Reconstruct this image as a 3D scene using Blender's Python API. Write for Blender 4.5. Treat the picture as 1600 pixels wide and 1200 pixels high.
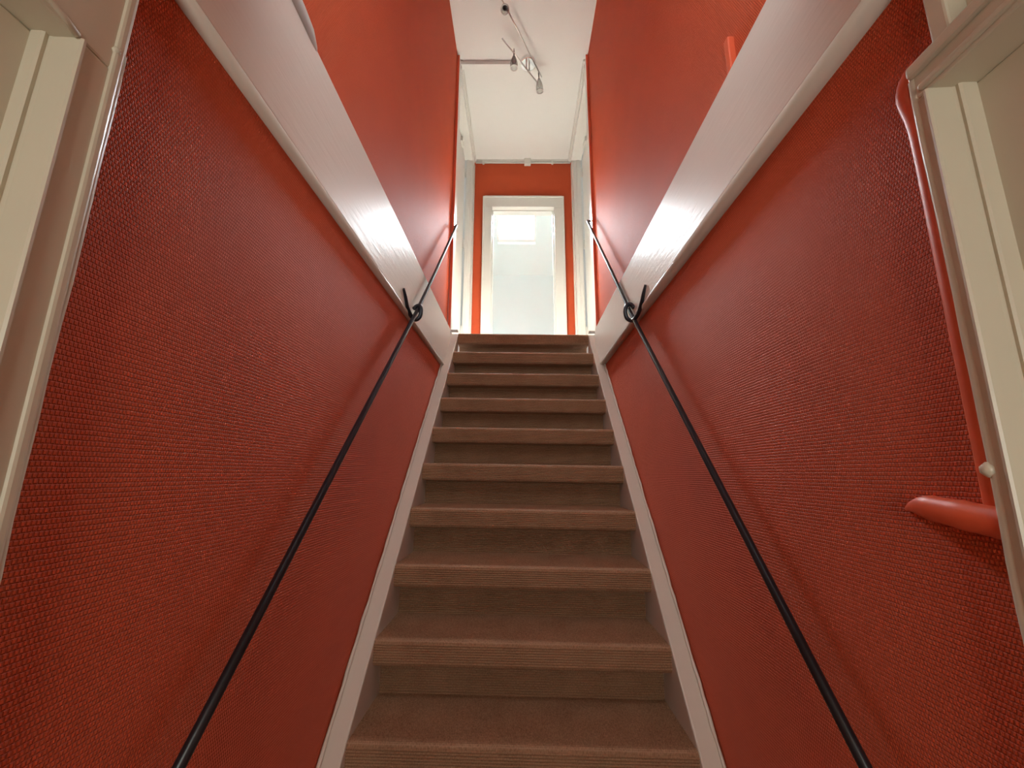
import bpy, math, random
from mathutils import Vector, Matrix

for o in list(bpy.data.objects):
    bpy.data.objects.remove(o, do_unlink=True)
SC = bpy.context.scene
COL = SC.collection
random.seed(7)

# ------------------------------------------------------------------ frame of the place
S = 1.15            # metres per layout unit
EYE = 1.3655        # eye height above the hall floor (layout units)
LEAN = -0.0126      # the old upper storey leans a little to the left
LAND = 0.915        # landing level relative to the eye
def W(x, y, z):
    if z > LAND: x += LEAN * (z - LAND)
    return Vector((x * S, y * S, (z + EYE) * S))

# ------------------------------------------------------------------ camera
cd = bpy.data.cameras.new('camera'); cam = bpy.data.objects.new('camera', cd); COL.objects.link(cam)
cr = Vector((0.99972486, 0.01728466, 0.01585727)); cu = Vector((-0.01197268, -0.20531983, 0.97862169)); cf = Vector((-0.02017095, 0.97854229, 0.2050564))
m = Matrix((( cr.x, cu.x, -cf.x, 0), (cr.y, cu.y, -cf.y, 0), (cr.z, cu.z, -cf.z, 0), (0, 0, 0, 1)))
m.translation = W(-0.0123, 0, 0)
cam.matrix_world = m
cd.sensor_fit = 'HORIZONTAL'; cd.sensor_width = 36; cd.lens = 36 * 670.3 / 1600
cd.clip_start = 0.01
SC.camera = cam

# ------------------------------------------------------------------ world, daylight, exposure
wd = bpy.data.worlds.new('sky'); SC.world = wd; wd.use_nodes = True
bg = wd.node_tree.nodes['Background']
bg.inputs[0].default_value = (0.78, 0.90, 1.0, 1); bg.inputs[1].default_value = 2.2
SC.view_settings.view_transform = 'Standard'; SC.view_settings.look = 'None'
SC.view_settings.exposure = 0.72; SC.view_settings.gamma = 1.0
SC.view_settings.use_curve_mapping = False

def daylight(name, size, loc, direction, power, color):
    l = bpy.data.lights.new(name, 'AREA'); l.shape = 'RECTANGLE'; l.size, l.size_y = size
    l.energy = power; l.color = color
    o = bpy.data.objects.new(name, l); COL.objects.link(o)
    o.location = loc; o.rotation_euler = Vector(direction).to_track_quat('-Z', 'Y').to_euler()
    return o
# roof window of the attic room (slope descends away from the stairs)
SL = 0.9; YK, ZK = 5.2, 2.544
def slope_z(y): return ZK + (YK - y) * SL
sk_n = Vector((0, -SL, -1)).normalized()            # into the room
daylight('roof_window_daylight', (0.46 * S, 0.64 * S), W(-0.07, 4.70, slope_z(4.70)) - sk_n * 0.10, sk_n, 86, (0.90, 0.96, 1.0)).data.spread = math.radians(135)
# sun falling through the roof window onto the landing floor
sl = bpy.data.lights.new('sun', 'SUN'); sl.energy = 90; sl.angle = math.radians(1.0); sl.color = (1.0, 0.98, 0.95)
so = bpy.data.objects.new('sun', sl); COL.objects.link(so); so.location = (0, 9, 9)
so.rotation_euler = Vector((0.03, -1.45, -2.1)).to_track_quat('-Z', 'Y').to_euler()
# glazed front door at the end of the hall, behind the viewer
daylight('front_door_daylight', (0.5 * S, 0.95 * S), W(0, -1.86, 0.02), (0, 1, 0.0), 14, (0.97, 1.0, 0.84))

# added fill light in the stairwell wall, behind and above the viewer
daylight('stairwell_fill_light', (0.60 * S, 0.95 * S), W(0, .27, 1.42), (0, 1, -0.35), 2.8, (1.0, 0.97, 0.90))

# ------------------------------------------------------------------ materials
def newmat(name):
    mt = bpy.data.materials.new(name); mt.use_nodes = True
    nt = mt.node_tree; return mt, nt, nt.nodes['Principled BSDF']
def N(nt, t, **kw):
    n = nt.nodes.new(t)
    for k, v in kw.items(): setattr(n, k, v)
    return n
def paint(name, color, rough=0.4, spec=0.5, noise_scale=30, bump=0.15, var=0.06, dist=0.002):
    mt, nt, b = newmat(name)
    tc = N(nt, 'ShaderNodeTexCoord'); nz = N(nt, 'ShaderNodeTexNoise'); nz.inputs['Scale'].default_value = noise_scale; nz.inputs['Detail'].default_value = 4
    nt.links.new(tc.outputs['Object'], nz.inputs['Vector'])
    mx = N(nt, 'ShaderNodeMix', data_type='RGBA')
    mx.inputs[6].default_value = (*[c * (1 - var) for c in color], 1); mx.inputs[7].default_value = (*[min(1, c * (1 + var)) for c in color], 1)
    nt.links.new(nz.outputs['Fac'], mx.inputs[0]); nt.links.new(mx.outputs[2], b.inputs['Base Color'])
    b.inputs['Roughness'].default_value = rough; b.inputs['Specular IOR Level'].default_value = spec
    if bump:
        bp = N(nt, 'ShaderNodeBump'); bp.inputs['Strength'].default_value = bump; bp.inputs['Distance'].default_value = dist
        nt.links.new(nz.outputs['Fac'], bp.inputs['Height']); nt.links.new(bp.outputs[0], b.inputs['Normal'])
    return mt
RED = (0.78, 0.128, 0.050)
def weave_mat():
    mt, nt, b = newmat('red woven wallpaper')
    tc = N(nt, 'ShaderNodeTexCoord'); sp = N(nt, 'ShaderNodeSeparateXYZ'); nt.links.new(tc.outputs['Object'], sp.inputs[0])
    ad = N(nt, 'ShaderNodeMath', operation='ADD'); nt.links.new(sp.outputs[0], ad.inputs[0]); nt.links.new(sp.outputs[1], ad.inputs[1])
    cb = N(nt, 'ShaderNodeCombineXYZ'); nt.links.new(ad.outputs[0], cb.inputs[0]); nt.links.new(sp.outputs[2], cb.inputs[1])
    wob = N(nt, 'ShaderNodeTexNoise'); wob.inputs['Scale'].default_value = 60; nt.links.new(cb.outputs[0], wob.inputs['Vector'])
    ws = N(nt, 'ShaderNodeVectorMath', operation='SCALE'); ws.inputs['Scale'].default_value = 0.0022; nt.links.new(wob.outputs['Color'], ws.inputs[0])
    wa = N(nt, 'ShaderNodeVectorMath', operation='ADD'); nt.links.new(cb.outputs[0], wa.inputs[0]); nt.links.new(ws.outputs[0], wa.inputs[1])
    br = N(nt, 'ShaderNodeTexBrick'); br.offset = 0.5
    br.inputs['Scale'].default_value = 1.0; br.inputs['Brick Width'].default_value = 0.0054; br.inputs['Row Height'].default_value = 0.0066
    br.inputs['Mortar Size'].default_value = 0.0014; br.inputs['Mortar Smooth'].default_value = 1.0
    nt.links.new(wa.outputs[0], br.inputs['Vector'])
    inv = N(nt, 'ShaderNodeMath', operation='SUBTRACT'); inv.inputs[0].default_value = 1; nt.links.new(br.outputs['Fac'], inv.inputs[1])
    big = N(nt, 'ShaderNodeTexNoise'); big.inputs['Scale'].default_value = 5; big.inputs['Detail'].default_value = 3; nt.links.new(tc.outputs['Object'], big.inputs['Vector'])
    bs = N(nt, 'ShaderNodeMath', operation='MULTIPLY_ADD'); bs.inputs[1].default_value = 1.2; nt.links.new(big.outputs['Fac'], bs.inputs[0]); nt.links.new(inv.outputs[0], bs.inputs[2])
    bp = N(nt, 'ShaderNodeBump'); bp.inputs['Strength'].default_value = 1.0; bp.inputs['Distance'].default_value = 0.0034
    nt.links.new(bs.outputs[0], bp.inputs['Height']); nt.links.new(bp.outputs[0], b.inputs['Normal'])
    mx = N(nt, 'ShaderNodeMix', data_type='RGBA'); mx.inputs[6].default_value = (*[c * .94 for c in RED], 1); mx.inputs[7].default_value = (*[c * 1.06 for c in RED], 1)
    nt.links.new(big.outputs['Fac'], mx.inputs[0]); nt.links.new(mx.outputs[2], b.inputs['Base Color'])
    b.inputs['Roughness'].default_value = 0.60; b.inputs['Specular IOR Level'].default_value = 0.11
    return mt
M_WEAVE = weave_mat()
M_RED = paint('smooth red paint', RED, 0.4, 0.5, 60, 0.2)
M_WHITE = paint('white gloss paint', (0.66, 0.645, 0.60), 0.30, 0.5, 14, 0.35, 0.02, 0.003)
M_CREAM = paint('aged cream gloss paint', (0.66, 0.60, 0.47), 0.34, 0.45, 14, 0.3, 0.03, 0.003)
M_STRING = paint('old off-white stair paint', (0.66, 0.565, 0.48), 0.36, 0.45, 14, 0.35, 0.03, 0.003)
def board_mat():
    mt, nt, b = newmat('brushed white gloss paint')
    tc = N(nt, 'ShaderNodeTexCoord'); mp = N(nt, 'ShaderNodeMapping'); mp.inputs['Scale'].default_value = (60, 7, 70)
    nt.links.new(tc.outputs['Object'], mp.inputs[0])
    nz = N(nt, 'ShaderNodeTexNoise'); nz.inputs['Scale'].default_value = 1; nz.inputs['Detail'].default_value = 5; nz.inputs['Distortion'].default_value = 0.6
    nt.links.new(mp.outputs[0], nz.inputs['Vector'])
    bp = N(nt, 'ShaderNodeBump'); bp.inputs['Strength'].default_value = 0.4; bp.inputs['Distance'].default_value = 0.0025
    nt.links.new(nz.outputs['Fac'], bp.inputs['Height']); nt.links.new(bp.outputs[0], b.inputs['Normal'])
    b.inputs['Base Color'].default_value = (0.76, 0.675, 0.585, 1); b.inputs['Roughness'].default_value = 0.36; b.inputs['Specular IOR Level'].default_value = 0.42
    return mt
M_BOARD = board_mat()
M_CEIL = paint('matt ceiling white', (0.72, 0.72, 0.69), 0.8, 0.3, 8, 0.15, 0.015, 0.004)
M_ROOM = paint('attic room white', (0.68, 0.74, 0.72), 0.8, 0.2, 5, 0.08, 0.012, 0.004)
def carpet_mat():
    mt, nt, b = newmat('brown ribbed sisal carpet')
    tc = N(nt, 'ShaderNodeTexCoord'); mp = N(nt, 'ShaderNodeMapping'); mp.inputs['Scale'].default_value = (420, 150, 150)
    nt.links.new(tc.outputs['Object'], mp.inputs[0])
    nz = N(nt, 'ShaderNodeTexNoise'); nz.inputs['Scale'].default_value = 1; nz.inputs['Detail'].default_value = 3; nt.links.new(mp.outputs[0], nz.inputs['Vector'])
    n2 = N(nt, 'ShaderNodeTexNoise'); n2.inputs['Scale'].default_value = 9; nt.links.new(tc.outputs['Object'], n2.inputs['Vector'])
    r = N(nt, 'ShaderNodeValToRGB'); r.color_ramp.elements[0].position = 0.3; r.color_ramp.elements[1].position = 0.72
    r.color_ramp.elements[0].color = (0.18, 0.088, 0.044, 1); r.color_ramp.elements[1].color = (0.41, 0.222, 0.128, 1)
    ad = N(nt, 'ShaderNodeMath', operation='MULTIPLY_ADD'); ad.inputs[1].default_value = 0.25; nt.links.new(n2.outputs['Fac'], ad.inputs[0])
    mu = N(nt, 'ShaderNodeMath', operation='MULTIPLY'); mu.inputs[1].default_value = 0.78; nt.links.new(nz.outputs['Fac'], mu.inputs[0]); nt.links.new(mu.outputs[0], ad.inputs[2])
    nt.links.new(ad.outputs[0], r.inputs[0]); nt.links.new(r.outputs[0], b.inputs['Base Color'])
    bp = N(nt, 'ShaderNodeBump'); bp.inputs['Strength'].default_value = 0.5; bp.inputs['Distance'].default_value = 0.001
    nt.links.new(nz.outputs['Fac'], bp.inputs['Height']); nt.links.new(bp.outputs[0], b.inputs['Normal'])
    b.inputs['Roughness'].default_value = 0.8; b.inputs['Specular IOR Level'].default_value = 0.25
    return mt
M_CARPET = carpet_mat()
M_FLOOR = paint('hall floor tiles', (0.25, 0.17, 0.12), 0.5, 0.4, 12, 0.1, 0.2)
M_LAND = paint('pale landing floor', (0.62, 0.58, 0.52), 0.6, 0.3, 20, 0.05, 0.05)
M_IRON = paint('black painted iron', (0.012, 0.012, 0.016), 0.33, 0.5, 40, 0.25, 0.2, 0.002)
M_CHROME = newmat('brushed nickel')[0]
_b = M_CHROME.node_tree.nodes['Principled BSDF']; _b.inputs['Metallic'].default_value = 1; _b.inputs['Base Color'].default_value = (.60, .57, .54, 1); _b.inputs['Roughness'].default_value = .3
M_DISC = paint('white lamp enamel', (0.95, 0.95, 0.93), 0.25, 0.5, 20, 0, 0.0)
M_POL = newmat('polished steel')[0]
_b = M_POL.node_tree.nodes['Principled BSDF']; _b.inputs['Metallic'].default_value = 1; _b.inputs['Base Color'].default_value = (.93, .93, .92, 1); _b.inputs['Roughness'].default_value = .22
M_WINE = paint('dark red glass cone', (0.10, 0.012, 0.018), 0.15, 0.6, 20, 0, 0.02)
M_DARK = paint('dark socket', (0.03, 0.02, 0.02), 0.4, 0.5, 20, 0, 0.02)
def glass_mat(name, fac, tint, mode='Fresnel'):
    mt = bpy.data.materials.new(name); mt.use_nodes = True; nt = mt.node_tree; nt.nodes.clear()
    out = N(nt, 'ShaderNodeOutputMaterial'); mx = N(nt, 'ShaderNodeMixShader'); tr = N(nt, 'ShaderNodeBsdfTransparent'); gl = N(nt, 'ShaderNodeBsdfPrincipled')
    tr.inputs[0].default_value = (*tint, 1); gl.inputs['Base Color'].default_value = (.55, .53, .5, 1); gl.inputs['Roughness'].default_value = .12
    lw = N(nt, 'ShaderNodeLayerWeight'); lw.inputs[0].default_value = fac
    nt.links.new(lw.outputs[mode], mx.inputs[0]); nt.links.new(tr.outputs[0], mx.inputs[1]); nt.links.new(gl.outputs[0], mx.inputs[2]); nt.links.new(mx.outputs[0], out.inputs[0])
    return mt
M_SHADE = glass_mat('clear lamp glass', 0.14, (.93, .93, .92), 'Facing')
M_PANE = glass_mat('window glass', 0.05, (.97, .98, .98))

# ------------------------------------------------------------------ mesh helpers
class MB:
    """collects layout-space geometry; build() links it as one mesh object."""
    def __init__(s): s.v = []; s.f = []; s.sm = []
    def add(s, vs, fs, smooth=False):
        n = len(s.v); s.v += [tuple(v) for v in vs]
        for f in fs: s.f.append([i + n for i in f]); s.sm.append(smooth)
        return s
    def box(s, x0, x1, y0, y1, z0, z1, nz=1):
        if x0 > x1: x0, x1 = x1, x0
        v = [(x, y, z) for z in (z0, z1) for y in (y0, y1) for x in (x0, x1)]
        return s.add(v, [(0, 2, 3, 1), (4, 5, 7, 6), (0, 1, 5, 4), (2, 6, 7, 3), (0, 4, 6, 2), (1, 3, 7, 5)])
    def prism(s, prof, axis, a, b, smooth=False):
        """prof: 2-D loop in the other two axes (in axis order), swept from a to b."""
        n = len(prof); v = []
        for t in (a, b):
            for p, q in prof:
                c = [p, q]; c.insert(axis, t); v.append(c)
        fs = [(i, (i + 1) % n, n + (i + 1) % n, n + i) for i in range(n)]
        s.add(v, fs, smooth); s.add(v, [tuple(range(n))[::-1], tuple(range(n, 2 * n))]); return s
    def tube(s, path, rad, seg=10, squash=1.0):
        path = [Vector(p) for p in path]; n = len(path)
        rads = rad if isinstance(rad, (list, tuple)) else [rad] * n
        t0 = (path[1] - path[0]).normalized(); up = Vector((1, 0, 0)) if abs(t0.x) < .9 else Vector((0, 0, 1))
        nrm = (up - t0 * up.dot(t0)).normalized(); v = []
        for i, p in enumerate(path):
            t = (path[min(i + 1, n - 1)] - path[max(i - 1, 0)]).normalized()
            nrm = (nrm - t * nrm.dot(t)).normalized(); bn = t.cross(nrm)
            for k in range(seg):
                a = 2 * math.pi * k / seg
                v.append(p + (nrm * math.cos(a) * squash + bn * math.sin(a)) * rads[i])
        fs = [(i * seg + k, i * seg + (k + 1) % seg, (i + 1) * seg + (k + 1) % seg, (i + 1) * seg + k) for i in range(n - 1) for k in range(seg)]
        s.add(v, fs, True); s.add(v, [tuple(range(seg))[::-1], tuple(range((n - 1) * seg, n * seg))]); return s
    def lathe(s, prof, base, axis, seg=20, cap=True):
        """prof: (radius, height) pairs about axis through base."""
        ax = Vector(axis).normalized(); up = Vector((1, 0, 0)) if abs(ax.x) < .9 else Vector((0, 1, 0))
        e1 = (up - ax * up.dot(ax)).normalized(); e2 = ax.cross(e1); base = Vector(base); v = []
        for r, h in prof:
            for k in range(seg):
                a = 2 * math.pi * k / seg; v.append(base + ax * h + (e1 * math.cos(a) + e2 * math.sin(a)) * r)
        n = len(prof)
        s.add(v, [(i * seg + k, i * seg + (k + 1) % seg, (i + 1) * seg + (k + 1) % seg, (i + 1) * seg + k) for i in range(n - 1) for k in range(seg)], True)
        if cap: s.add(v, [tuple(range(seg))[::-1], tuple(range((n - 1) * seg, n * seg))])
        return s
    def build(s, name, mat, parent=None, bevel=0.0, base=None, solid=0):
        vs = [W(*v) for v in s.v]
        if base is None:
            lo = [min(v[i] for v in vs) for i in range(3)]; hi = [max(v[i] for v in vs) for i in range(3)]
            base = Vector(((lo[0] + hi[0]) / 2, (lo[1] + hi[1]) / 2, lo[2]))
        else: base = W(*base)
        me = bpy.data.meshes.new(name); me.from_pydata([v - base for v in vs], [], s.f)
        for p, sm in zip(me.polygons, s.sm): p.use_smooth = sm
        me.materials.append(mat); me.validate(); me.update()
        o = bpy.data.objects.new(name, me); COL.objects.link(o); o.location = base
        if parent is not None:
            o.parent = parent; o.location = base - wloc(parent)
        import bmesh
        bm = bmesh.new(); bm.from_mesh(me); bmesh.ops.remove_doubles(bm, verts=bm.verts, dist=1e-6); bmesh.ops.recalc_face_normals(bm, faces=bm.faces); bm.to_mesh(me); bm.free()
        if solid:
            sd = o.modifiers.new('thickness', 'SOLIDIFY'); sd.thickness = solid
        if bevel:
            bv = o.modifiers.new('edges', 'BEVEL'); bv.width = bevel * S; bv.segments = 2; bv.limit_method = 'ANGLE'; bv.angle_limit = math.radians(40)
        return o
def wloc(o):
    l = o.location.copy()
    while o.parent is not None: o = o.parent; l += o.location
    return l
def thing(name, label, cat, base, group=None):
    o = bpy.data.objects.new(name, None); COL.objects.link(o); o.location = W(*base); o.empty_display_size = .1
    return tag(o, label, cat, group)
def tag(o, label, cat, group=None):
    o['label'] = label; o['category'] = cat
    if group: o['group'] = group
    return o
def struct(o, label, cat):
    o['kind'] = 'structure'; o['label'] = label; o['category'] = cat; return o
def sroot(name, label, cat, base):
    o = bpy.data.objects.new(name, None); COL.objects.link(o); o.location = W(*base); o.empty_display_size = .1
    return struct(o, label, cat)

# ------------------------------------------------------------------ dimensions (layout units)
Y1, G, Z1, R_ = 1.2213, 0.1687, -0.6639, 0.1754     # first nosing in view, going, rise
A = 0.435                                            # half tread width
FLOOR = -EYE
WL = 0.492                                           # lower walls
WU = 0.4965                                          # upper walls
YW, YE, ZC = 2.68, 3.818, 3.127                      # end of well walls, end wall, ceiling
BL, BR = -0.478, 0.466                               # faces of the white edge boards
YB = 0.40                                            # hall ceiling ends here
def ny(i): return Y1 + i * G
def nz_(i): return Z1 + i * R_

# ------------------------------------------------------------------ floors and ceilings
struct(MB().box(-WL, WL, -1.8, 0.80, FLOOR - .08, FLOOR).build('floor', M_FLOOR), 'brown floor of the lower hall at the foot of the stairs', 'floor')
struct(MB().box(-.62, .64, ny(9) + .10, YE + .10, LAND - .2, LAND).build('floor_landing', M_LAND), 'pale landing floor at the top of the stairs', 'floor')
struct(MB().box(-1.3, 1.3, YE + .10, YK + .1, LAND - .1, LAND).build('floor_room', M_LAND), 'floor of the bright attic room behind the end doorway', 'floor')
struct(MB().box(-.75, .75, .30, YE + .10, ZC, ZC + .1).build('ceiling', M_CEIL), 'white ceiling over the stairwell and landing', 'ceiling')
struct(MB().box(-WL - .1, WL + .1, -1.8, YB, .665, .80).build('ceiling_hall', M_CEIL), 'low white ceiling of the hall below', 'ceiling')

# ------------------------------------------------------------------ walls
struct(MB().box(-WL - .1, -WL, .398, 2.80, FLOOR, .66).box(-WL - .1, -WL, -1.8, -.52, FLOOR, .66).build('wall_left', M_WEAVE),
       'red woven-papered wall left of the stairs below the white board', 'wall')
struct(MB().box(WL, WL + .1, .460, 2.80, FLOOR, .68).box(WL, WL + .1, .420, .460, .495, .68).box(WL, WL + .1, -1.8, -.52, FLOOR, .68).build('wall_right', M_WEAVE),
       'red woven-papered wall right of the stairs below the white board', 'wall')
wul = struct(MB().box(-WU - .1, -WU, .30, YW, .66, ZC).build('wall_upper_left', M_WEAVE), 'upper red wall on the left above the white board', 'wall')
wur = struct(MB().box(WU, WU + .1, .30, YW, .68, ZC).build('wall_upper_right', M_WEAVE), 'upper red wall on the right above the white board', 'wall')
MB().box(-WU, -WU + .019, YW - .006, YW, LAND, ZC - .012).build('edge_strip', M_RED, wul, .002)
MB().box(WU - .019, WU, YW - .006, YW, LAND, ZC - .012).build('edge_strip', M_RED, wur, .002)
struct(MB().box(-WU - .1, -.33, YB - .1, YB, .80, ZC).box(.33, WU + .1, YB - .1, YB, .80, ZC).box(-.33, .33, YB - .1, YB, .80, .90).box(-.33, .33, YB - .1, YB, 1.95, ZC).build('wall_upper_front', M_WEAVE), 'red wall closing the stairwell above the hall ceiling', 'wall')
struct(MB().box(-WL, WL, -1.9, -1.8, FLOOR, -.50).box(-WL, -.27, -1.9, -1.8, -.50, .665).box(.27, WL, -1.9, -1.8, -.50, .665).box(-.27, .27, -1.9, -1.8, .53, .665).build('wall_back', M_RED),
       'red wall with the glazed entrance at the end of the hall', 'wall')
# end wall of the landing with its doorway
OX0, OX1, OZ = -0.298, 0.318, 2.592
struct(MB().box(-.62, OX0 - .012, YE, YE + .10, LAND, ZC).box(OX1 + .012, .64, YE, YE + .10, LAND, ZC).box(OX0 - .012, OX1 + .012, YE, YE + .10, OZ + .012, ZC).build('wall_end', M_WEAVE),
       'red wall at the end of the landing around the open doorway', 'wall')
# attic room
RX = 1.3
struct(MB().box(-RX, RX, YK, YK + .1, LAND, ZK).build('wall_room_back', M_ROOM), 'white knee wall at the back of the attic room', 'wall')
struct(MB().box(-RX - .1, -RX, YE + .1, YK + .1, LAND, 4.0).build('wall_room_left', M_ROOM), 'white left wall of the attic room', 'wall')
struct(MB().box(RX, RX + .1, YE + .1, YK + .1, LAND, 4.0).build('wall_room_right', M_ROOM), 'white right wall of the attic room', 'wall')
struct(MB().box(-RX, -.62, YE, YE + .1, LAND, 4.0).box(.64, RX, YE, YE + .1, LAND, 4.0).box(-.62, .64, YE + .1, YE + .11, OZ + .012, 4.0).build('wall_room_front', M_ROOM), 'white wall of the attic room beside the doorway', 'wall')
SX0, SX1, SY0, SY1 = -.300, .176, 4.900, 4.43       # roof window opening: sides, lower and upper edge
def slab(mb, x0, x1, ya, yb, t=.07):
    mb.prism([(ya, slope_z(ya)), (yb, slope_z(yb)), (yb, slope_z(yb) + t * 1.35), (ya, slope_z(ya) + t * 1.35)], 0, x0, x1)
mb = MB()
slab(mb, -RX, SX0, YK + .02, YE); slab(mb, SX1, RX, YK + .02, YE); slab(mb, SX0, SX1, YK + .02, SY0); slab(mb, SX0, SX1, SY1, YE)
struct(mb.build('ceiling_slope', M_ROOM), 'white sloping ceiling of the attic room with the roof window', 'ceiling')
win = sroot('window_1', 'bright white roof window in the sloping attic ceiling', 'window', (-.07, 4.7, slope_z(4.7)))
e = .022
for (x0, x1, ya, yb) in ((SX0, SX0 + e, SY0, SY1), (SX1 - e, SX1, SY0, SY1), (SX0 + e, SX1 - e, SY0, SY0 - e), (SX0 + e, SX1 - e, SY1 + e, SY1)):
    q = MB(); q.prism([(ya, slope_z(ya) + .035), (yb, slope_z(yb) + .035), (yb, slope_z(yb) + .07), (ya, slope_z(ya) + .07)], 0, x0, x1)
    q.build('sash_bar', M_WHITE, win)
q = MB(); q.prism([(SY0 - e, slope_z(SY0 - e) + .05), (SY1 + e, slope_z(SY1 + e) + .05), (SY1 + e, slope_z(SY1 + e) + .055), (SY0 - e, slope_z(SY0 - e) + .055)], 0, SX0 + e, SX1 - e)
q.build('pane', M_PANE, win)
# glazed entrance behind the viewer
w2 = sroot('window_2', 'glazed panel of the entrance at the end of the hall', 'window', (0, -1.85, -.5))
q = MB(); q.box(-.27, -.24, -1.88, -1.82, -.5, .53); q.box(.24, .27, -1.88, -1.82, -.5, .53); q.box(-.24, .24, -1.88, -1.82, -.5, -.47); q.box(-.24, .24, -1.88, -1.82, .50, .53)
q.build('window_frame', M_WHITE, w2); MB().box(-.24, .24, -1.845, -1.84, -.47, .50).build('pane', M_PANE, w2)

w3 = sroot('fill_opening', 'unseen opening added for fill light in the stairwell wall above the hall ceiling', 'window', (0, YB - .05, .90))  # frame and pane added around the stairwell fill light, out of view
q = MB(); q.box(-.33, -.30, YB - .08, YB - .02, .90, 1.95); q.box(.30, .33, YB - .08, YB - .02, .90, 1.95); q.box(-.30, .30, YB - .08, YB - .02, .90, .93); q.box(-.30, .30, YB - .08, YB - .02, 1.92, 1.95)
q.build('window_frame', M_WHITE, w3); MB().box(-.30, .30, YB - .052, YB - .048, .93, 1.92).build('pane', M_PANE, w3)

# ------------------------------------------------------------------ staircase
st = thing('staircase', 'steep straight staircase with brown ribbed carpet between white stringers', 'staircase', (0, ny(-3), FLOOR))
OV, TH, RIB, AMP = 0.085, 0.067, 0.0066, 0.0032
def ribbed(p, q, out, phase=0.0):
    """polyline from p to q (y, z) with half-round ribs pushed along out."""
    L = math.hypot(q[0] - p[0], q[1] - p[1]); n = max(1, round(L / RIB)); res = []
    for i in range(n * 4):
        t = i / (n * 4); h = AMP * abs(math.sin(math.pi * t * n))
        res.append((p[0] + (q[0] - p[0]) * t + out[0] * h, p[1] + (q[1] - p[1]) * t + out[1] * h))
    return res
def tread_profile(depth):
    c = .006; pr = []
    pr += ribbed((depth, 0), (c, 0), (0, 1))
    for k in range(4):
        a = math.pi / 2 * (k + .5) / 4; pr.append((c - c * math.sin(a), -c + c * math.cos(a)))
    pr += ribbed((0, -c), (0, -TH + c), (-1, 0))
    for k in range(4):
        a = math.pi / 2 * (k + .5) / 4; pr.append((c - c * math.cos(a), -TH + c - c * math.sin(a)))
    pr += ribbed((c, -TH), (OV, -TH), (0, -1))
    pr += [(OV, -TH), (OV, -.02), (depth, -.02)]
    return pr
prof = tread_profile(G + OV)
tread0 = None
for i in range(-3, 10):
    y, z = ny(i), nz_(i)
    if i == 9:
        t = MB().prism([(y + p, z + q_) for p, q_ in tread_profile(.12)], 0, -A, A).build('tread', M_CARPET, st)
    elif tread0 is None:
        t = tread0 = MB().prism([(y + p, z + q_) for p, q_ in prof], 0, -A, A).build('tread', M_CARPET, st)
    else:
        t = tread0.copy(); COL.objects.link(t); t.parent = st; t.location = tread0.location + Vector((0, (i + 3) * G * S, (i + 3) * R_ * S))
riser0 = None
for i in range(-3, 10):
    y, z = ny(i) + OV, nz_(i)
    if riser0 is None:
        pr = ribbed((y, z - TH), (y, z - R_), (-1, 0)) + [(y, z - R_), (y + .012, z - R_), (y + .012, z - TH)]
        riser0 = t = MB().prism(pr, 0, -A, A).build('riser', M_CARPET, st)
    else:
        t = riser0.copy(); COL.objects.link(t); t.parent = st; t.location = riser0.location + Vector((0, (i + 3) * G * S, (i + 3) * R_ * S))
for s in (-1, 1):
    h = .010; y0, y1 = ny(-3.6), ny(9) + .02
    def zz(y): return Z1 + (y - Y1) / G * R_ + h
    prf = [(y0, max(FLOOR, zz(y0) - .5)), (y0, zz(y0)), (y1, min(zz(y1), LAND + .006)), (y1, zz(y1) - .42), (y0 + .3, FLOOR)]
    MB().prism(prf, 0, s * A, s * (WL - .0005)).build('stringer', M_STRING, st, .004)
    # old paint and filler beading the joint between stringer and wall
    q = MB(); pts = []
    for k in range(90):
        y = y0 + .02 + (y1 - y0 - .03) * k / 89; pts.append((s * (WL - .0072 + random.uniform(-.0010, .0010)), y, zz(y) + random.uniform(-.0012, .0020)))
    q.tube(pts, [.0045 + random.uniform(-.0014, .0013) for _ in pts], 7).build('filler_bead', M_STRING, st)
    # small white block closing the stringer at landing level
    MB().box(s * (A - .002), s * (WL - .0005), ny(9) - .004, YW + .02, LAND + .006, LAND + .016).build('top_block', M_WHITE, st, .002)

# ------------------------------------------------------------------ white edge boards of the upper floor
def edge_board(name, s, face, wall_lo, z0, z1, label):
    r = sroot(name, label, 'trim', (face, 1.5, z0))
    MB().box(face, s * (WU + .001), YB, YW - .005, z0 + .008, z1).build('board', M_BOARD, r, .003)
    # half-round lip along the lower edge
    prf = []
    rr = .011; cx = abs(face) + .004
    for k in range(9):
        a = math.pi * (0.0 + k / 8); prf.append((s * (cx + rr * .1 - rr * math.sin(a) * 1.0), z0 + .008 - .010 + .010 * math.cos(a)))
    prf += [(s * (WU), z0 - .012), (s * (WU), z0 + .008)]
    m2 = MB(); n = len(prf)
    v = [(p, YB, q_) for p, q_ in prf] + [(p, YW - .005, q_) for p, q_ in prf]
    m2.add(v, [(i, (i + 1) % n, n + (i + 1) % n, n + i) for i in range(n)], True); m2.add(v, [tuple(range(n))[::-1], tuple(range(n, 2 * n))])
    m2.build('lip', M_STRING, r)
    return r
t1 = edge_board('trim_1', -1, BL, WL, .639, .925, 'wide white gloss board along the left wall of the stairwell')
t2 = edge_board('trim_2', 1, BR, WL, .658, .930, 'wide white gloss board along the right wall of the stairwell')
# rolled lip on the upper edge of the left board, ending in a rounded nose
p = [(BL - .006, YB, .936), (BL - .006, .60, .936), (BL - .006, .70, .934), (BL - .006, .745, .930), (BL - .008, .775, .924), (BL - .012, .80, .915)]
MB().tube(p, [.019, .019, .018, .016, .011, .004], 12).build('rolled_edge', M_WHITE, t1)
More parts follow.
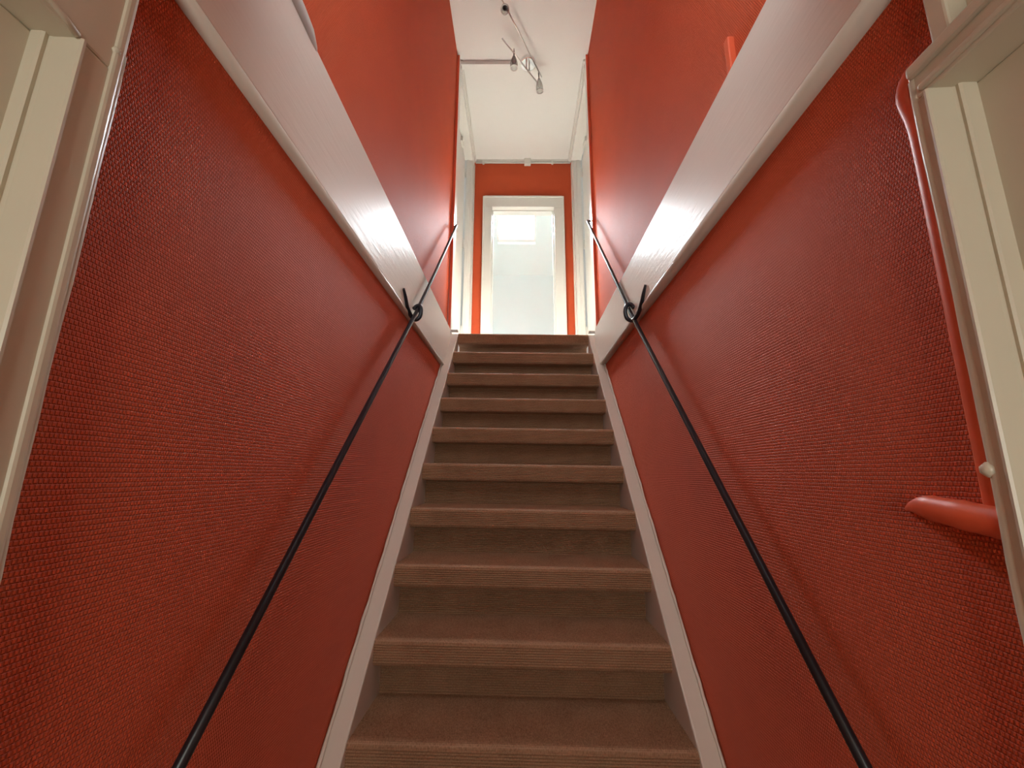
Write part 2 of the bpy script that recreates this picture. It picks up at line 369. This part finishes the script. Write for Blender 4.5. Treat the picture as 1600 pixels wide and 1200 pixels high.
# red patch standing proud above the right board
tag(MB().box(WU - .018, WU + .002, .852, .872, .925, 1.046).build('painted_batten', M_RED, None, .003), 'short red painted upright strip just above the right white board', 'wall strip')

# ------------------------------------------------------------------ handrails
def smooth_path(pts, n=6):
    out = []; P = [Vector(p) for p in pts]
    for i in range(len(P) - 1):
        p0, p1, p2, p3 = P[max(i - 1, 0)], P[i], P[i + 1], P[min(i + 2, len(P) - 1)]
        for k in range(n):
            t = k / n
            out.append(.5 * ((2 * p1) + (p2 - p0) * t + (2 * p0 - 5 * p1 + 4 * p2 - p3) * t * t + (3 * p1 - p0 - 3 * p2 + p3) * t ** 3))
    out.append(P[-1]); return out
def handrail(label, lo, mid, hi, ret, hook):
    h = thing('handrail', label, 'handrail', lo, 'black iron handrails of the stairs')
    lo, mid, hi = Vector(lo), Vector(mid), Vector(hi)
    pts = [lo, lo.lerp(mid, .25), lo.lerp(mid, .5), lo.lerp(mid, .75), mid, mid.lerp(hi, .33), mid.lerp(hi, .66), hi - (hi - mid).normalized() * .02]
    MB().tube(pts + [hi], .0082, 12).build('rod', M_IRON, h)
    MB().tube([hi + Vector((0, -.004, -.002)), hi.lerp(Vector(ret), .5), ret], .0068, 10).build('end_return', M_IRON, h)
    hp = smooth_path(hook, 6); n = len(hp)
    MB().tube(hp, [.0058 + .0030 * min(1, i / (n * .3)) for i in range(n)], 10).build('hook_bracket', M_IRON, h)
    return h
handrail('black iron handrail rod on the left wall of the stairs', (-.455, .50, -.53), (-.455, 1.712, .673), (-.459, 2.668, 1.674), (-.480, 2.690, 1.674),
         [(-.476, 1.560, .703), (-.473, 1.587, .680), (-.472, 1.620, .652), (-.468, 1.666, .632), (-.457, 1.702, .628), (-.443, 1.712, .645), (-.440, 1.716, .674), (-.447, 1.720, .696), (-.461, 1.720, .695), (-.468, 1.708, .680)])
handrail('black iron handrail rod on the right wall of the stairs', (.455, .50, -.55), (.455, 1.738, .677), (.456, 2.736, 1.757), (.482, 2.740, 1.757),
         [(.464, 1.545, .720), (.460, 1.565, .694), (.459, 1.593, .667), (.458, 1.645, .641), (.452, 1.705, .635), (.434, 1.725, .651), (.428, 1.728, .684), (.437, 1.732, .712), (.453, 1.732, .717), (.463, 1.720, .697)])

# ------------------------------------------------------------------ landing side doors
def side_door(name, s, face_near, face_far, leafx, label):
    r = sroot(name, label, 'door', (s * .5, 3.2, LAND))
    Yn, Yf, ZH = 2.765, 3.665, 3.005
    # architraves: near, far, head
    def casing(x, ya, yb, z0, z1, nm):
        MB().box(s * x, s * (x + .10), ya, yb, z0, z1).build(nm, M_WHITE, r, .003)
    casing(face_near, YW, Yn, LAND, ZC - .012, 'door_casing')
    MB().box(s * face_far, s * (leafx - .012), Yf, YE, LAND, ZC - .012).build('door_casing', M_WHITE, r, .003)
    MB().box(s * (leafx - .012), s * (leafx + .03), Yf + .05, YE, LAND, ZC - .012).build('jamb_lining', M_WHITE, r)
    MB().box(s * face_near, s * (face_near + .10), Yn, Yf, ZH, ZC - .012).build('head_casing', M_WHITE, r, .003)
    # raised outer bead of the far architrave and of the head
    MB().box(s * (face_far - .007), s * (face_far + .002), YE - .045, YE - .012, LAND, ZH + .05).build('bead', M_WHITE, r, .003)
    MB().box(s * (face_near - .007), s * (face_near + .002), Yn - .03, Yf + .02, ZH + .055, ZH + .085).build('bead', M_WHITE, r, .003)
    # door stop on the far jamb and the leaf
    MB().box(s * (face_far + .03), s * (leafx - .016), Yf - .010, Yf + .001, LAND, ZH).build('door_stop', M_WHITE, r, .002)
    lf = MB().box(s * leafx, s * (leafx + .03), Yn - .02, Yf - .008, LAND + .005, ZH - .008).build('leaf', M_WHITE, r, .003)
    MB().box(s * (leafx + .03), s * (leafx + .045), Yn - .08, Yf + .02, LAND, ZC).build('backing', M_DARK, r)
    for z in (2.86, 2.10, 1.25):
        MB().lathe([(.008, 0), (.008, .09)], (s * (leafx - .006), Yf - .010, z - .045), (0, 0, 1), 10).build('hinge', M_WHITE, lf)
    # small block over the leaf
    MB().box(s * (leafx - .022), s * leafx, Yf - .34, Yf - .25, ZH - .07, ZH - .03).build('latch', M_WHITE, lf, .003)
    return r
side_door('door_1', -1, .478, .480, .556, 'white side door at the top of the stairs on the left of the landing')
side_door('door_2', 1, .480, .500, .584, 'white side door at the top of the stairs on the right of the landing')
struct(MB().box(-WU, WU, YE - .022, YE, ZC - .022, ZC).build('trim_3', M_WHITE, None, .005), 'thin white moulding between end wall and ceiling', 'trim')
struct(MB().box(-.484, -.462, YW + .04, YE, ZC - .02, ZC).build('trim_4', M_WHITE, None, .005), 'thin white ceiling moulding above the left landing door', 'trim')
struct(MB().box(.466, .505, YW + .04, YE, ZC - .02, ZC).build('trim_5', M_WHITE, None, .005), 'thin white ceiling moulding above the right landing door', 'trim')

# ------------------------------------------------------------------ end doorway
d3 = sroot('door_3', 'white door frame of the open doorway into the bright attic room', 'door', (0, YE, LAND))
CX0, CX1, CZ = -.384, .413, 2.708
def frame_piece(nm, x0, x1, z0, z1, ya, yb, b=.003): return MB().box(x0, x1, ya, yb, z0, z1).build(nm, M_WHITE, d3, b)
for sx, (a, b_) in (('l', (CX0, OX0)), ('r', (OX1, CX1))):
    frame_piece('door_casing', a, b_, LAND, OZ, YE - .016, YE)
frame_piece('head_casing', CX0, CX1, OZ, CZ, YE - .016, YE)
frame_piece('bead', CX0 - .004, CX0 + .012, LAND, CZ, YE - .026, YE - .014); frame_piece('bead', CX1 - .012, CX1 + .004, LAND, CZ, YE - .026, YE - .014)
frame_piece('bead', CX0 + .012, CX1 - .012, CZ - .014, CZ + .004, YE - .026, YE - .014)
frame_piece('jamb', OX0 - .012, OX0, LAND, OZ + .012, YE, YE + .115); frame_piece('jamb', OX1, OX1 + .012, LAND, OZ + .012, YE, YE + .115)
frame_piece('head_jamb', OX0, OX1, OZ, OZ + .012, YE, YE + .115)
frame_piece('door_stop', OX0, OX0 + .012, LAND, OZ, YE + .04, YE + .115, .002); frame_piece('door_stop', OX1 - .012, OX1, LAND, OZ, YE + .04, YE + .115, .002)
frame_piece('door_stop', OX0 + .012, OX1 - .012, OZ - .012, OZ, YE + .04, YE + .115, .002)

# conduit with junction box along the top of the end wall
cb = thing('cable_conduit', 'white cable conduit with junction box along the top of the end wall', 'conduit', (.05, YE, ZC - .04))
MB().tube([(-.47, YE - .014, ZC - .032), (.03, YE - .014, ZC - .032)], .009, 10).build('conduit_run', M_WHITE, cb)
MB().tube([(.085, YE - .014, ZC - .032), (.49, YE - .014, ZC - .032)], .009, 10).build('conduit_run', M_WHITE, cb)
MB().box(.025, .090, YE - .045, YE, ZC - .062, ZC - .002).build('junction_box', M_WHITE, cb, .004)
for x in (-.40, .30): MB().box(x, x + .02, YE - .027, YE, ZC - .046, ZC - .018).build('clip', M_WHITE, cb, .003)

# ------------------------------------------------------------------ lower hall doors
def hall_door(name, s, edge, headz, deep, label):
    """white architrave with stepped reveal and leaf; face plane .474, leaf behind."""
    r = sroot(name, label, 'door', (s * .5, 0, FLOOR))
    F = .474; far = edge; near = -.52; cw = .047 if s < 0 else .022
    def pc(nm, x0, x1, ya, yb, z0, z1, b=.003, par=None): return MB().box(s * x0, s * x1, ya, yb, z0, z1).build(nm, M_CREAM, par or r, b)
    # wall-side edge kept irregular by old paint: a slim rounded bead
    q = MB(); pts = []
    for k in range(40):
        z = FLOOR + (headz + .03 - FLOOR) * k / 39; pts.append((s * (F + .004), far - .004 + random.uniform(-.0012, .0012), z))
    q.tube(pts, .0058, 8).build('paint_bead', M_CREAM, r)
    pc('outer_bead', F - .0035, F + .01, far - .0155, far - .004, FLOOR, headz + (.23 if s < 0 else 0) , .0035) if s < 0 else None
    for (a, b_) in ((far - cw, far), (near, near + cw)):
        pc('door_casing', F, F + .055, a, b_, FLOOR, headz)
    # stepped inner edge: quarter bead, hollow, stop
    for (e0, d) in ((far - cw, -1), (near + cw, 1)):
        q = MB(); prf = []
        r1 = .028 if s < 0 else .027; r2 = .0415 if s < 0 else .047
        pts2 = [(F - .001, e0 - d * .004), (F - .004, e0 - d * .003), (F - .0045, e0), (F - .002, e0 + d * .0015), (F + .004, e0 + d * .002), (F + r1 - .003, e0 + d * .003), (F + r1 + .001, e0 + d * .004), (F + r1, e0 + d * .008), (F + r1 + .003, e0 + d * .0095), (F + r2, e0 + d * .010), (F + r2, e0 - d * .006)]
        q.prism([(s * p_, y_) for p_, y_ in pts2], 2, FLOOR, headz); q.build('moulding', M_CREAM, r)
    lf = pc('leaf', F + (.0415 if s < 0 else .047), F + .08, near + cw, far - cw, FLOOR + .01, headz)
    MB().tube([(s * (F + .046), near + .10, -.35), (s * (F + .015), near + .10, -.35), (s * (F + .012), near + .20, -.35)], .008, 8).build('handle', M_CHROME, lf)
    return r
d4 = hall_door('door_4', -1, .402, .435, .036, 'white moulded door frame at the far left beside the stairs')
d5 = hall_door('door_5', 1, .463, .461, .030, 'white moulded door frame at the far right beside the stairs')
# left: flat panel over the door up to the hall ceiling
q = MB().box(-.474, -.56, -.52, .402, .435, .665); q.build('over_panel', M_CREAM, d4, .003)
MB().tube([(-.474, -.3, .447), (-.474, .30, .447), (-.474, .335, .441), (-.474, .352, .436)], .0035, 8).build('paint_ridge', M_CREAM, d4)
MB().lathe([(.001, 0), (.005, .003), (.004, .009), (.001, .013)], (-.474, .388, .455), (0, .3, 1), 10).build('paint_drip', M_CREAM, d4)
# right: stepped head casing and recessed transom above
MB().box(.474, .56, -.52, .463, .461, .500).build('head_casing', M_CREAM, d5, .003)
MB().box(.468, .476, -.52, .449, .4655, .4735).build('bead', M_CREAM, d5, .003)
MB().box(.466, .476, -.52, .458, .490, .506).build('bead', M_CREAM, d5, .004)
MB().box(.480, .56, .410, .433, .506, .665).build('transom_casing', M_CREAM, d5, .003)
MB().box(.505, .56, -.52, .412, .500, .665).build('transom_panel', M_CREAM, d5, .003)
MB().lathe([(.002, -.008), (.007, -.003), (.007, .003), (.002, .008)], (.474, .462, .012), (0, 0, 1), 10).build('paint_drip', M_CREAM, d5)

# painted-over pipe beside the right door frame
wp = thing('wall_pipe', 'red painted pipe beside the right door frame bending out onto the wall', 'pipe', (WL, .475, -.05))
pth = smooth_path([(WL, .466, .524), (WL, .474, .522), (WL, .485, .514), (WL, .490, .500), (WL, .488, .480), (WL, .484, .458), (WL, .482, .42), (WL, .482, .30), (WL, .482, .15), (WL, .482, .02), (WL, .482, -.03)], 5)
MB().tube(pth, .0095, 12, .5).build('vertical_run', M_RED, wp)
sp = smooth_path([(WL - .002, .448, -.045), (WL - .004, .475, -.042), (WL - .006, .505, -.038), (WL - .006, .535, -.034), (WL - .005, .555, -.032), (WL - .004, .573, -.033), (WL - .001, .590, -.037)], 4)
n = len(sp); MB().tube(sp, [.0175 * (1 - .22 * i / (n - 1)) * (1 - max(0, (i / (n - 1) - .62) / .38) ** 1.3 * .95) + (.0008 if i in (8, 9, 14) else 0) for i in range(n)], 14, .8).build('spout', M_RED, wp)

# ------------------------------------------------------------------ ceiling light and its cable trunking
cl = thing('ceiling_light', 'chrome ceiling light with two crossed rods and three glass spots', 'ceiling light', (.043, 2.745, ZC - .09))
MB().lathe([(.056, 0), (.058, .003), (.058, .022), (.055, .026)], (.043, 2.745, ZC), (0, 0, -1), 32).build('canopy', M_POL, cl)
ZR = ZC - .08
MB().tube([(-.160, 2.19, ZR), (.150, 2.800, ZR)], .0052, 8).build('rail', M_CHROME, cl)
MB().tube([(-.147, 2.489, ZR - .006), (.115, 2.840, ZR - .006)], .0052, 8).build('rail', M_CHROME, cl)
for (x, y) in ((.030, 2.725), (.052, 2.757)): MB().tube([(x, y, ZC - .02), (x, y, ZR - .006)], .006, 8).build('post', M_CHROME, cl)
def spot(base, axis, holder_mat):
    ax = Vector(axis).normalized(); b = Vector(base)
    h = MB().lathe([(.003, -.045), (.0045, -.02), (.0045, .018), (.009, .024)], b, ax, 10).build('spot_head', M_DARK, cl)
    MB().lathe([(.006, .015), (.013, .035), (.022, .062), (.027, .088), (.028, .112), (.026, .130)], b, ax, 20, cap=False).build('glass_shade', M_SHADE, h, solid=.002)
    MB().lathe([(.001, .012), (.012, .040), (.018, .062), (.012, .085), (.001, .105)], b, ax, 16).build('bulb_cone', holder_mat, h)
    MB().lathe([(.0245, .124), (.0285, .124), (.0285, .131), (.0245, .131), (.0245, .124)], b, ax, 20, cap=False).build('glass_rim', M_CHROME, h)
    return h
spot((-.117, 2.275, ZR - .004), (0, -.55, -1), M_DARK)
spot((-.064, 2.600, ZR - .008), (.0, .0, -1), M_WINE)
spot((.127, 2.785, ZR - .006), (.06, .12, -1), M_SHADE)
tag(MB().box(-.50, -.045, 2.730, 2.775, ZC - .036, ZC).build('cable_trunking', M_CEIL, None, .002), 'flat white cable trunking from left wall to ceiling lamp', 'trunking')
